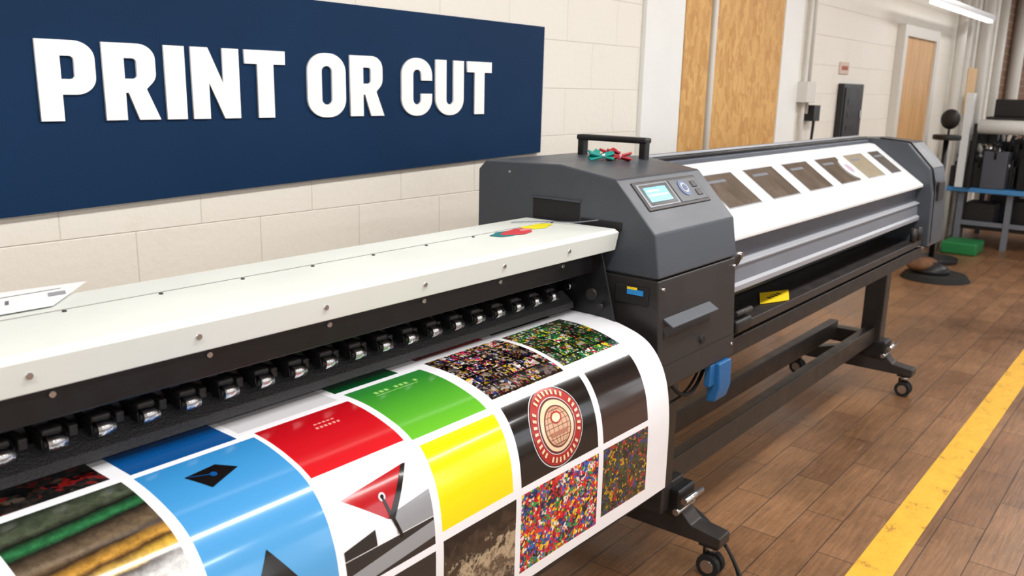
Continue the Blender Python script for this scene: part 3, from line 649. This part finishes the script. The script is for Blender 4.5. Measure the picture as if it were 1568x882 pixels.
def caster(i, x, y, par):
    box("caster_plate_%d" % i, x-.035, x+.035, y-.035, y+.035, .115, .125, M_BLACK, par, .002)
    cyl("caster_swivel_%d" % i, (x, y, .09), (x, y, .118), .022, M_STEEL, par)
    for s_ in (-1, 1):
        cyl("caster_wheel_%d_%d" % (i, s_), (x+s_*.008, y, .042), (x+s_*.03, y, .042), .042, M_RUBBER, par, 26, bv=.003)
        cyl("caster_hub_%d_%d" % (i, s_), (x+s_*.03, y, .042), (x+s_*.033, y, .042), .024, M_STEEL, par, 20)
    box("caster_fork_%d" % i, x-.006, x+.006, y-.02, y+.03, .03, .1, M_BLACK, par, .002)
def leg(i, x, par, ztop):
    box("post_%d" % i, x-.045, x+.045, 1.28, 1.39, .2, ztop, M_FRAME, par, .006)
    prism_x("foot_%d" % i, [(1.09, .125), (1.09, .165), (1.20, .18), (1.26, .24), (1.42, .25), (1.60, .20), (1.78, .165), (1.78, .125)], x-.04, x+.04, M_FRAME, par, .005)
    box("foot_bracket_%d" % i, x-.06, x+.06, 1.24, 1.42, .20, .30, M_BLACK, par, .01)
    for j, (yy, zz) in enumerate(((1.25, .22), (1.22, .27), (1.40, .3))):
        cyl("foot_bolt_%d_%d" % (i, j), (x-.065, yy, zz), (x+.065, yy, zz), .012, M_STEEL, par, 14)
    caster(i*2, x, 1.135, par); caster(i*2+1, x, 1.74, par)
leg(1, 5.02, P2, .87)
leg(2, 2.60, P2, .32)
box("inner_post", 2.485, 2.555, 1.28, 1.36, .22, .84, M_FRAME, P2, .005)
box("stretcher_front", 2.53, 4.99, 1.31, 1.36, .28, .375, M_FRAME, P2, .005)
box("stretcher_back", 2.53, 4.99, 1.52, 1.57, .28, .375, M_FRAME, P2, .005)
box("leg_cross_1", 4.98, 5.06, 1.36, 1.57, .25, .33, M_FRAME, P2, .005)
box("leg_cross_2", 2.53, 2.6, 1.36, 1.57, .2, .33, M_FRAME, P2, .005)
box("top_crossbar", 4.98, 5.06, 1.2, 1.7, .82, .90, M_FRAME, P2, .005)
leg(3, -.7, P1, .82)
box("near_stretcher", -.7, 2.5, 1.31, 1.36, .28, .375, M_FRAME, P1, .005)
tube("hanging_cable", [(2.20, 1.15, .83), (2.22, 1.12, .77), (2.30, 1.12, .74), (2.38, 1.13, .75), (2.45, 1.14, .81)], .006, M_RUBBER, P1)
tube("hanging_cable_b", [(2.12, 1.2, .83), (2.16, 1.16, .73), (2.30, 1.16, .71), (2.40, 1.15, .75), (2.47, 1.16, .82)], .004, M_RUBBER, P1)
tube("floor_cable", [(2.66, 1.3, .2), (2.66, 1.15, .16), (2.62, 1.02, .02), (2.50, .95, .008), (2.35, .98, .008), (2.1, .95, .008)], .006, M_RUBBER)
tube("floor_cable.001", [(2.68, 1.3, .2), (2.70, 1.18, .15), (2.66, 1.05, .02), (2.54, .99, .008), (2.35, 1.03, .008), (2.1, 1.03, .008)], .006, M_RUBBER)

# ------------------------------------------------------------------ far workbench and machinery
WB = empty("workbench")
mbt = mat("bench_blue", rgb(70, 140, 200), .4)
box("top", 10.6, 12.0, .5, 2.26, .62, .67, mbt, WB, .005)
for i, (x, y) in enumerate(((10.7, 2.08), (10.7, 1.6), (10.7, .8), (11.9, 2.08), (11.9, .8))): box("leg_%d" % i, x-.03, x+.03, y-.03, y+.03, 0, .62, M_GREY, WB)
box("rail", 10.68, 10.72, .8, 2.08, .25, .3, M_GREY, WB)
box("lower_shelf", 10.75, 11.85, .8, 2.1, .2, .24, M_DARK, WB)
for i, (x0, y0, h, m_) in enumerate(((10.8, 1.75, .25, M_DARK), (10.85, 1.3, .3, M_BLACK), (11.3, 1.6, .3, M_DGREY), (10.9, .9, .22, mbt))): box("shelf_box_%d" % i, x0, x0+.35, y0, y0+.3, .24, .24+h, m_, WB, .01)
mg = mat("machine_green", rgb(36, 130, 72), .4)
box("storage_bin_green", 10.1, 10.5, 1.75, 2.1, 0, .13, mg, None, .02)
EM = empty("bench_machinery")
rnd = random.Random(5)
mdk = mat("machinery_dark", rgb(26, 26, 30), .3, .3, noise=.35, nscale=10)
for i in range(70):
    x = rnd.uniform(10.75, 11.8); y = rnd.uniform(.6, 2.18); h = rnd.uniform(.25, .62); w = rnd.uniform(.05, .13)
    if i < 26: x = rnd.uniform(10.66, 10.85); h = rnd.uniform(.08, .42)
    m_ = (mdk, M_BLACK, mdk, M_DARK, M_BLACK, M_DARK, M_DGREY)[i % 7]
    if i % 4 == 0: cyl("drum_%d" % i, (x, y-w, .68+h*.6), (x, y+w, .68+h*.6), h*.2, mdk if i % 8 else M_STEEL, EM, 18)
    box("block_%d" % i, x-w*.6, x+w*.6, y-w, y+w, .67, .67+h, m_, EM, .012)
    cyl("spindle_%d" % i, (x-.08, y, .67+h*.8), (x-.08, y, .67+h+.06), .010, M_STEEL if i % 3 == 0 else mdk, EM, 12)
    ball("knob_%d" % i, (x-.08, y, .67+h+.07), .02, (mdk, M_BLACK, M_LGREY, M_STEEL)[i % 4], EM)
cyl("white_roll", (10.58, 1.98, 1.33), (10.58, .6, 1.33), .075, M_WHITE, EM, 28)
for y in (2.0, .58): box("roll_stand_%d" % int(y*100), 10.53, 10.63, y-.02, y+.02, .67, 1.36, M_BLACK, EM)
box("white_post", 10.56, 10.66, 2.06, 2.14, .67, 1.68, M_WHITE, EM)
for i, (y0, y1, z0, z1) in enumerate(((1.62, 1.92, 1.43, 1.62), (1.2, 1.6, 1.43, 1.72), (.7, 1.15, 1.43, 1.66))):
    box("top_unit_%d" % i, 10.95, 11.25, y0, y1, z0, z1, M_BLACK if i != 1 else mdk, EM, .01)
box("unit_shelf", 10.9, 11.3, .6, 1.98, 1.40, 1.43, M_DARK, EM)
for y in (.65, 1.9): box("shelf_post_%d" % int(y*100), 11.05, 11.15, y-.03, y+.03, .67, 1.4, M_DARK, EM)
ST = empty("shop_stool")
cyl("seat", (9.5, 2.05, 1.22), (9.5, 2.05, 1.27), .13, M_BLACK, ST, bv=.01)
ball("backrest", (9.55, 2.05, 1.42), .09, M_BLACK, ST, (.4, 1, 1.1))
cyl("column", (9.5, 2.05, .05), (9.5, 2.05, 1.22), .025, M_BLACK, ST); cyl("base", (9.5, 2.02, 0), (9.5, 2.02, .05), .22, M_BLACK, ST, bv=.01)
box("back_arm", 9.54, 9.56, 2.04, 2.06, 1.24, 1.4, M_BLACK, ST)
BM_ = empty("rubber_base")
cyl("disc", (8.6, 1.80, 0), (8.6, 1.80, .05), .30, M_RUBBER, BM_, 30, .26, .005); ball("dome", (8.6, 1.83, .07), .15, M_BLACK, BM_, (1, 1, .5))
mbr = mat("brown_cloth", rgb(112, 76, 48), .8, noise=.3, nscale=10)
ball("cloth_lump", (8.55, 1.93, .12), .12, mbr, BM_, (1.1, 1, .5)); ball("cloth_lump_b", (8.68, 1.9, .12), .09, mbr, BM_, (1.1, 1, .6)); cyl("stub", (8.65, 2.0, .08), (8.65, 2.05, .3), .03, M_BLACK, BM_)

# ------------------------------------------------------------------ lights
wd = bpy.data.worlds.new("world"); scene.world = wd; wd.use_nodes = True
wd.node_tree.nodes["Background"].inputs[0].default_value = (.93, .96, 1, 1); wd.node_tree.nodes["Background"].inputs[1].default_value = 2.0
def ceil_light(i, x, y, lx, ly, e):
    e_ = empty("fluorescent_fixture" + ("" if i == 0 else ".%03d" % i))
    box("housing", x-lx/2, x+lx/2, y-ly/2, y+ly/2, ZC-.1, ZC, M_WHITE, e_)
    ld = bpy.data.lights.new("lamp", 'AREA'); ld.shape = 'RECTANGLE'; ld.size = lx; ld.size_y = ly; ld.energy = e; ld.color = (1, .985, .96)
    lo_ = bpy.data.objects.new("lamp", ld); COL.objects.link(lo_); lo_.location = (x, y, ZC-.11); lo_.parent = e_
i = 0
for y, e in ((-2.4, 42), (.2, 66)):
    for x in (-1.2, 1.8, 4.8):
        ceil_light(i, x, y, 2.2, .35, e); i += 1
for x in (8.5, 12.5, 16): ceil_light(i, x, .2, 2.4, .5, 52); i += 1
